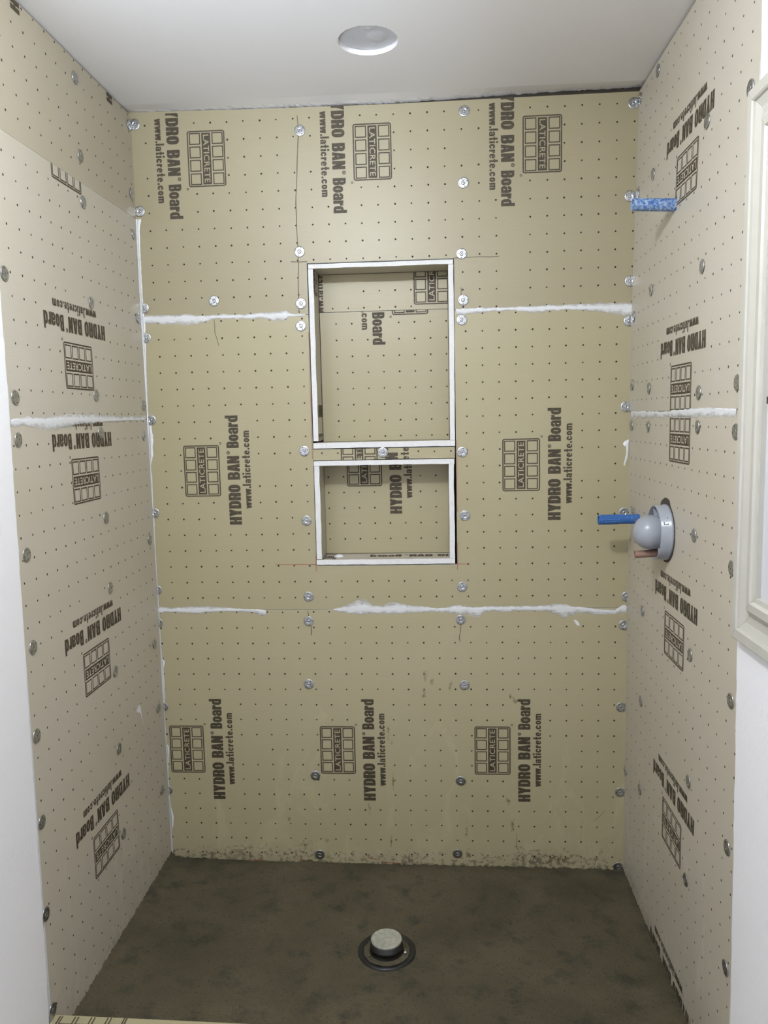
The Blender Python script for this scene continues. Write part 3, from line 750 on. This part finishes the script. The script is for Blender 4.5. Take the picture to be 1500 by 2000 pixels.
for r, h in ((.3, .002), (.2, .006), (.05, .008)):
    vs.append([bm.verts.new(pp('ST', 11.75+r*math.cos(i*math.pi/6), 1.0+.9*r*math.sin(i*math.pi/6), h)) for i in range(12)])
vs.insert(0, [bm.verts.new(pp('ST', 11.75+.33*math.cos(i*math.pi/6), 1.0+.3*math.sin(i*math.pi/6), .0003)) for i in range(12)])
for r, t in zip(vs, vs[1:]):
    for i in range(12): bm.faces.new((r[i], r[(i+1) % 12], t[(i+1) % 12], t[i]))
bm.faces.new(vs[-1])
tag(obj('sealant_blob', bm, M['bead'], smooth=True), 'small white sealant blob on the floor of the lower niche', 'sealant')

# ================================================================= sealant
smear('B', SMEARS['back_hi_l'], .25, 'white sealant smear on the high back wall seam, left of the niche', group=None)
smear('B', SMEARS['back_hi_r'], lambda a: .25-.012*(a-19), 'white sealant smear on the high back wall seam, right of the niche')
smear('B', SMEARS['back_lo_a'], -18.19, 'faint white sealant smear at the left end of the low back wall seam')
smear('B', SMEARS['back_lo_b'], -18.2, 'long lumpy white sealant smear along the low back wall seam')
smear('L', SMEARS['left'], -5.92, 'white sealant smear across the left wall seam')
smear('R', SMEARS['right'], -6.1, 'white sealant smear across the right wall seam')
def bead(pts, label, r0=.05):
    """corner fillet of sealant: pts (z, width on side wall, width on back wall)"""
    bm = bmesh.new(); prev = None; pts = sorted(pts); z = pts[0][0]
    while z <= pts[-1][0]+1e-6:
        for p, q in zip(pts, pts[1:]):
            if p[0] <= z <= q[0]+1e-9: f = (z-p[0])/max(q[0]-p[0], 1e-6); ws = p[1]+(q[1]-p[1])*f; wb = p[2]+(q[2]-p[2])*f; break
        ws *= random.uniform(.85, 1.1); wb *= random.uniform(.88, 1.08)
        h = .012
        row = [bm.verts.new(P(*c)) for c in ((h, -ws, z), (h+.02, -ws*.7, z), (h+.05, -.09, z), (.07+h, -.05, z), (h+.07, -.05, z), (wb*.7+.02, -.02-h, z), (wb+.02, -h, z))]
        if prev:
            for k in range(6): bm.faces.new((prev[k], prev[k+1], row[k+1], row[k]))
        prev = row; z += .14
    tag(obj('sealant_bead', bm, M['bead'], smooth=True), label, 'sealant')
bead([(6.25, .12, .30), (5.6, .15, .16), (4, .2, .12), (1, .22, .12), (.5, .22, .15), (0, .22, .2), (-.6, .2, .16), (-2.5, .12, .1), (-5.6, .08, .06), (-6.2, .15, .2), (-7.0, .05, .28), (-8.2, .04, .22), (-8.8, .03, .04), (-9.6, .05, .08), (-11.5, .04, .05), (-12.6, .04, .08), (-12.9, .02, .03), (-18, .03, .04), (-21.4, .04, .07), (-21.6, .06, .26), (-22, .06, .12), (-24, .08, .12), (-24.8, .04, .04), (-27.2, .03, .04), (-27.4, .03, .2), (-28.4, .03, .12), (-29, .03, .06), (-31.4, .04, .08), (-32.2, .05, .26), (-32.9, .05, .2), (-33.2, .04, .08), (-35.2, .05, .07)], 'white sealant bead running down the left back corner')
def blob(pl, pts, label, name='sealant_smear', thick=.003, mat='bead'):
    bm = bmesh.new(); lo = [bm.verts.new(pp(pl, a, b, .0005)) for a, b in pts]
    ca = sum(p[0] for p in pts)/len(pts); cb = sum(p[1] for p in pts)/len(pts)
    hi = [bm.verts.new(pp(pl, ca+(a-ca)*.7, cb+(b-cb)*.7, thick)) for a, b in pts]
    n = len(pts)
    for i in range(n): bm.faces.new((lo[i], lo[(i+1) % n], hi[(i+1) % n], hi[i]))
    bm.faces.new(hi); tag(obj(name, bm, M[mat]), label, 'sealant')
blob('B', [(29.80, -7.75), (29.55, -7.85), (29.45, -8.0), (29.62, -8.05), (29.66, -8.6), (29.5, -9.3), (29.58, -9.35), (29.75, -8.9), (29.8, -8.3)], 'short white sealant dab low in the right back corner, above the valve')
blob('B', [(26.55, -18.95), (26.75, -19.0), (26.9, -19.15), (26.95, -19.35), (26.8, -19.35), (26.65, -19.2)], 'tiny flake of white sealant just below the low seam, at right')
blob('L', [(-4.6, -23.2), (-4.2, -23.0), (-3.9, -23.2), (-3.8, -23.9), (-3.6, -24.9), (-3.55, -25.1), (-3.75, -24.4), (-4.05, -23.5), (-4.3, -23.3)], 'hooked white sealant drip low on the left wall', thick=.0015)

# ================================================================= washers
def make_washer():
    root = empty('fastening_washer', Vector((0, 0, 0)))
    K = 40
    prof = [(.0164, 0), (.0162, .0006), (.0155, .0011), (.0130, .0013), (.0106, .0013), (.0085, .0012), (.0072, .0016), (.0060, .0012), (.0048, .0002), (.0020, .0001)]
    bm = bmesh.new(); prev = None
    for ri, (r, z) in enumerate(prof):
        row = [bm.verts.new((r*math.cos(2*math.pi*i/K), r*math.sin(2*math.pi*i/K), z+.0004)) for i in range(K)]
        if prev:
            for i in range(K):
                f = bm.faces.new((prev[i], prev[(i+1) % K], row[(i+1) % K], row[i]))
                f.smooth = True
                if ri == 4 and i % 10 in (0, 1): f.material_index = 1
        prev = row
    bm.faces.new(prev)
    me = bpy.data.meshes.new('plate'); bm.to_mesh(me); bm.free(); me.materials.append(M['galv']); me.materials.append(M['slot'])
    pl_ = bpy.data.objects.new('plate', me); C.objects.link(pl_); pl_.parent = root
    bm = bmesh.new(); prev = None; K = 16
    for r, z in ((.0044, .0004), (.0043, .0016), (.0036, .0020), (.0016, .0021), (.0012, .0008)):
        row = [bm.verts.new((r*math.cos(2*math.pi*i/K), r*math.sin(2*math.pi*i/K), z)) for i in range(K)]
        if prev:
            for i in range(K): bm.faces.new((prev[i], prev[(i+1) % K], row[(i+1) % K], row[i])).material_index = 1 if r < .0014 else 0
        prev = row
    f = bm.faces.new(prev); f.material_index = 1
    me = bpy.data.meshes.new('screw_head'); bm.to_mesh(me); bm.free(); me.materials.append(M['screw']); me.materials.append(M['slot'])
    s = bpy.data.objects.new('screw_head', me); C.objects.link(s); s.parent = root
    return root
proto = make_washer(); used = [False]
def place_washer(pl, a, b, label, group):
    if not used[0]: o = proto; used[0] = True
    else:
        o = proto.copy(); C.objects.link(o)
        for ch in list(proto.children):
            c = ch.copy(); C.objects.link(c); c.parent = o
    z = normal(pl); x = Vector((0, 0, 1)).cross(z).normalized(); y = z.cross(x)
    rot = Matrix((x, y, z)).transposed().to_4x4()
    rot = rot @ Matrix.Rotation(random.uniform(0, 6.28), 4, 'Z') @ Matrix.Rotation(random.uniform(-.05, .05), 4, 'X')
    rot.translation = pp(pl, a, b, .0012 if pl == 'B' else .0012)
    o.matrix_world = rot
    tag(o, label, 'washer', group)
ORD = ['topmost', 'second', 'third', 'fourth', 'fifth', 'sixth', 'seventh', 'eighth', 'ninth', 'tenth', 'eleventh', 'twelfth']
COLS = {'bl': ('B', 'in the back wall column along the left corner'), 'bnl': ('B', 'in the back wall column passing left of the niches'),
        'bnr': ('B', 'in the back wall column passing right of the niches'), 'br': ('B', 'in the back wall column along the right corner'),
        'lf': ('L', 'in the left wall column along the white plaster edge'), 'lm': ('L', 'in the left wall middle column'),
        'lb': ('L', 'in the left wall column beside the back corner'), 'rb': ('R', 'in the right wall column beside the back corner'),
        'rm': ('R', 'in the right wall second column from the back corner'), 'rn': ('R', 'in the right wall third column from the back corner'),
        'rf': ('R', 'in the right wall outermost column by the cream frame')}
GN = {'B': 'washers on the back wall', 'L': 'washers on the left wall', 'R': 'washers on the right wall'}
for k, (pl, where) in COLS.items():
    lst = sorted(WASHERS[k], key=lambda p: -p[1])
    for i, (a, b) in enumerate(lst):
        o_ = ORD[i] + ('' if i == 0 else ' down'); o_ = 'lowest' if i == len(lst)-1 else o_
        tone = 'shiny' if (pl == 'B' and b > -13 and 5 < a < 28) else 'dull grey'
        place_washer(pl, a, b, f'{tone} washer, {o_} {where}', GN[pl])
place_washer('B', *WASHERS['bs'][0], 'shiny washer alone just above the high seam, left of the niche column', GN['B'])
place_washer('B', *WASHERS['bs'][1], 'shiny washer on the narrow strip between the two niches', GN['B'])

# ================================================================= pipes and valve
def tube(bm, p0, p1, r, k=24, inner=None, mi=0, jag=0):
    d = (p1-p0).normalized(); u = d.orthogonal().normalized(); v = d.cross(u)
    def ringv(c, rr, j=0): return [bm.verts.new(c+(u*math.cos(2*math.pi*i/k)+v*math.sin(2*math.pi*i/k))*rr+d*random.uniform(-j, j)) for i in range(k)]
    rr = [ringv(p0, r), ringv(p0+(p1-p0)*.5, r), ringv(p1, r, jag)]
    if inner: rr += [ringv(p1-d*.0005, inner), ringv(p1-d*min(.03, (p1-p0).length*.8), inner)]
    for a, b in zip(rr, rr[1:]):
        for i in range(k): bm.faces.new((a[i], a[(i+1) % k], b[(i+1) % k], b[i])).material_index = mi
    bm.faces.new(rr[0]); bm.faces.new(rr[-1])
# upper rod
root = tag(empty('blue_pipe_stub', P(30, -8.03, 3.92)), 'dusty blue plastic rod sticking out high on the right wall', 'pipe')
bm = bmesh.new(); tube(bm, P(30.2, -8.03, 3.90), P(27.86, -8.05, 4.0), .0155, inner=.0125)
obj('pipe_body', bm, M['bluedust'], root, smooth=False)
bm = bmesh.new(); tube(bm, P(29.95, -8.03, 3.93), P(29.90, -8.03, 3.93), .0175)
# lower blue stub near the corner
root2 = tag(empty('blue_pipe_stub', P(29.83, -2.55, -12.3)), 'ribbed blue plastic tube stub behind the grey valve guard, near the corner', 'pipe')
bm = bmesh.new()
tube(bm, P(29.9, -2.55, -12.29), P(28.6, -2.58, -12.30), .0142)
obj('threaded_sleeve', bm, M['blue'], root2)
bm = bmesh.new(); p0 = P(28.65, -2.58, -12.30); p1 = P(27.50, -2.62, -12.31); K = 36
d = (p1-p0).normalized(); u = d.orthogonal().normalized(); v = d.cross(u); rr = []
for c, s in ((p0, .97), (p0+(p1-p0)*.04, 1.0), (p0+(p1-p0)*.96, 1.0), (p1, .96)):
    rr.append([bm.verts.new(c+(u*math.cos(2*math.pi*i/K)+v*math.sin(2*math.pi*i/K))*(.0150*s-(.0009 if i % 3 == 0 else 0))) for i in range(K)])
rr.append([bm.verts.new(p1+(u*math.cos(2*math.pi*i/K)+v*math.sin(2*math.pi*i/K))*.0115) for i in range(K)])
rr.append([bm.verts.new(p1-d*.02+(u*math.cos(2*math.pi*i/K)+v*math.sin(2*math.pi*i/K))*.0115) for i in range(K)])
for a, b in zip(rr, rr[1:]):
    for i in range(K): bm.faces.new((a[i], a[(i+1) % K], b[(i+1) % K], b[i]))
bm.faces.new(rr[0]); bm.faces.new(rr[-1])
obj('ribbed_cap', bm, M['blue'], root2)

# valve guard
vy, vz = -8.0, -12.28
vroot = tag(empty('valve_guard', P(29.83, vy, vz)), 'grey plastic shower valve guard with dome and ring on the right wall', 'shower valve')
def lathe(bm, prof, k=48, a0=0, a1=360, y=vy, z=vz, closed=True):
    """prof (height off right wall in pitches, radius in pitches)"""
    n = k if a1-a0 >= 360 else k+1; prev = None
    for h, r in prof:
        row = [bm.verts.new(P(XR-h, y+r*math.cos(math.radians(a0+(a1-a0)*i/k)), z+r*math.sin(math.radians(a0+(a1-a0)*i/k)))) for i in range(n)]
        if prev:
            for i in range(k): bm.faces.new((prev[i], prev[(i+1) % n], row[(i+1) % n], row[i]))
        prev = row
    return prev
bm = bmesh.new()
f = lathe(bm, [(.0, .84), (.45, .86), (.85, .88)]+[(.85+.83*math.sin(math.radians(t)), .88*math.cos(math.radians(t))) for t in range(8, 90, 8)])
bm.faces.new(f)
obj('dome', bm, M['guard'], vroot, smooth=True)
bm = bmesh.new()
lathe(bm, [(.0, 1.30), (-.05, 1.44), (.12, 1.44), (.16, 1.40), (.60, 1.40), (.64, 1.36), (.60, 1.32), (.0, 1.30)], 64)
# window marks on the ring side
obj('ring_collar', bm, M['guard'], vroot, smooth=True)
bm = bmesh.new()
for ang, wdeg in ((148, 13),):
    for (h0, h1, t0, t1) in ((.24, .28, ang-8, ang+8), (.24, .48, ang+7, ang+8.5), (.44, .48, ang+2, ang+8)):
        q = [bm.verts.new(P(XR-h, vy+1.405*math.cos(math.radians(t)), vz+1.405*math.sin(math.radians(t)))) for h, t in ((h0, t0), (h1, t0), (h1, t1), (h0, t1))]
        bm.faces.new(q)
obj('moulded_mark', bm, M['slot'], vroot)
bm = bmesh.new()
for ang in (62, 118, 242, 298):          # webs between dome and collar
    a = math.radians(ang); t = .035
    ca, sa = math.cos(a), math.sin(a)
    vs = []
    for h in (.05, .52):
        for r in (.82, 1.34):
            for s in (-t, t): vs.append(bm.verts.new(P(XR-h, vy+r*ca-s*sa, vz+r*sa+s*ca)))
    for f in ((0, 1, 3, 2), (4, 6, 7, 5), (0, 4, 5, 1), (2, 3, 7, 6), (0, 2, 6, 4), (1, 5, 7, 3)): bm.faces.new([vs[i] for i in f])
obj('web', bm, M['guard'], vroot)
bm = bmesh.new()
f = lathe(bm, [(.012, 1.62), (.02, 1.45), (.02, 1.3)], 40)
for v in bm.verts:
    ang = math.atan2(v.co.z-P(0, 0, vz).z, v.co.y-P(0, vy, 0).y)
    rr_ = Vector((0, v.co.y-P(0, vy, 0).y, v.co.z-P(0, 0, vz).z)); k_ = 1.0
    if .9 < ang < 2.0: k_ = 1.12
    elif -1.2 < ang < 1.0: k_ = .93
    v.co.y = P(0, vy, 0).y+rr_.y*(.97+(k_-1)+random.uniform(-.01, .01)); v.co.z = P(0, 0, vz).z+rr_.z*(.97+(k_-1)+random.uniform(-.01, .01))
obj('wall_cutout', bm, M['hole'], vroot)
croot = tag(empty('copper_pipe', P(29.8, -7.75, -13.4)), 'short open copper pipe under the valve dome', 'pipe')
bm = bmesh.new(); tube(bm, P(29.9, -7.8, -13.38), P(28.33, -7.75, -13.47), .0100, inner=.0082)
obj('pipe_body', bm, M['copper'], croot, smooth=False)

# ================================================================= drain
dx, dy = 15.0, -8.9
dz = -35.23
droot = tag(empty('floor_drain', P(dx, dy, dz)), 'black clamping drain with grey capped riser set in the mortar floor', 'drain')
def dl(bm, prof, k=48, jit=0, c=(dx, dy)):
    prev = None
    for r, z in prof:
        row = [bm.verts.new(P(c[0]+r*math.cos(2*math.pi*i/k)*(1+random.uniform(-jit, jit)), c[1]+r*math.sin(2*math.pi*i/k)*(1+random.uniform(-jit, jit)), z)) for i in range(k)]
        if prev:
            for i in range(k): bm.faces.new((prev[i], prev[(i+1) % k], row[(i+1) % k], row[i]))
        prev = row
    bm.faces.new(prev); return bm
bm = dl(bmesh.new(), [(1.60, dz-.1), (1.58, dz+.07), (1.50, dz+.10), (1.32, dz+.09), (1.28, dz+.04), (.95, dz+.04), (.93, dz+.02)])
obj('flange', bm, M['black'], droot, smooth=True)
bm = dl(bmesh.new(), [(1.27, dz+.02), (1.24, dz+.075), (1.1, dz+.09), (.96, dz+.07)], jit=.03)
obj('mortar_fill', bm, M['mud'], droot)
bm = dl(bmesh.new(), [(.96, dz), (.93, dz+.1), (.86, dz+.25), (.90, dz+.27), (.90, dz+.42), (.86, dz+.44), (.86, dz+.66), (.80, dz+.68)])
obj('riser', bm, M['black'], droot, smooth=True)
bm = dl(bmesh.new(), [(.84, dz+.62), (.85, dz+.74), (.82, dz+.78), (.6, dz+.775), (.58, dz+.76), (.3, dz+.765), (.1, dz+.77)])
obj('cap', bm, M['capgrey'], droot)
for bx_, by_ in ((dx+1.02, dy-.18), (dx-.92, dy-.52)):
    bm = dl(bmesh.new(), [(.11, dz+.05), (.11, dz+.14), (.07, dz+.19), (.03, dz+.2)], k=12, c=(bx_, by_))
    o = obj('bolt', bm, M['screw'] if bx_ > dx else M['mud'], droot)

# ================================================================= curb
def skew(bm):
    for v in bm.verts: v.co.y -= .024*v.co.x
bm = bmesh.new(); box(bm, .02, 29.8, -19.5, -16.45, -37, -33.65); skew(bm)
cr = empty('shower_curb', P(15, -18, -37)); tag(cr, 'low shower curb capped with printed tan board at the front of the floor', 'curb')
obj('core', bm, M['wall'], cr)
bm = bmesh.new(); box(bm, .02, 29.8, -19.6, -16.36, -33.65, -33.4); skew(bm)
cb = obj('top_board', bm, M['back'], cr)
stamp_part('CT', 'printed_logo', LOGO, (1.9, -17.3), (1, 0), (0, 1), (.05, 29, -19.5, -16.45), [], [M['ink'], M['back']], cb, white=LOGO_W)

# ================================================================= framed panel on the right wall
froot = tag(empty('wall_cabinet', P(30, -22.5, -15)), 'cream moulded frame around a pale panel on the right wall', 'cabinet')
prof = [(0, -.02), (0, .36), (.06, .41), (.42, .41), (.48, .36), (.5, .28), (.8, .17), (1.1, .17), (1.3, .30), (1.42, .42), (1.72, .44), (1.78, .36), (1.80, .30), (1.98, .30), (1.98, .02)]
fy0, fy1, fz0, fz1 = -18.28, -29.5, -14.9, 5.22
def rail(a, b, na, nb, name):
    """mitred moulding from corner a to b; na, nb inward diagonal directions"""
    bm = bmesh.new(); r0 = []; r1 = []
    for w_, h in prof:
        r0.append(bm.verts.new(P(XR+.0-h, a[0]+na[0]*w_, a[1]+na[1]*w_))); r1.append(bm.verts.new(P(XR-h, b[0]+nb[0]*w_, b[1]+nb[1]*w_)))
    n = len(prof)
    for i in range(n): bm.faces.new((r0[i], r0[(i+1) % n], r1[(i+1) % n], r1[i]))
    bm.faces.new(r0); bm.faces.new(r1); obj(name, bm, M['cream'], froot)
rail((fy0, fz0+.01), (fy0, fz1-.01), (-1, 1), (-1, -1), 'frame_stile')
rail((fy1, fz0), (fy1, fz1), (1, 1), (1, -1), 'frame_stile')
rail((fy0-.006, fz0), (fy1, fz0), (-1, 1), (1, 1), 'frame_rail')
rail((fy0-.006, fz1), (fy1, fz1), (-1, -1), (1, -1), 'frame_rail')
bm = bmesh.new(); box(bm, XR-.12, XR-.02, fy1+1.9, fy0-1.95, fz0+1.95, fz1-1.95)
obj('inner_panel', bm, M['panel'], froot)
bm = bmesh.new(); box(bm, XR-.30, XR-.10, -21.25, -20.62, -5.95, -5.70)
obj('latch', bm, plain('dark_latch_metal', (.06, .06, .06), .4, .8), froot)
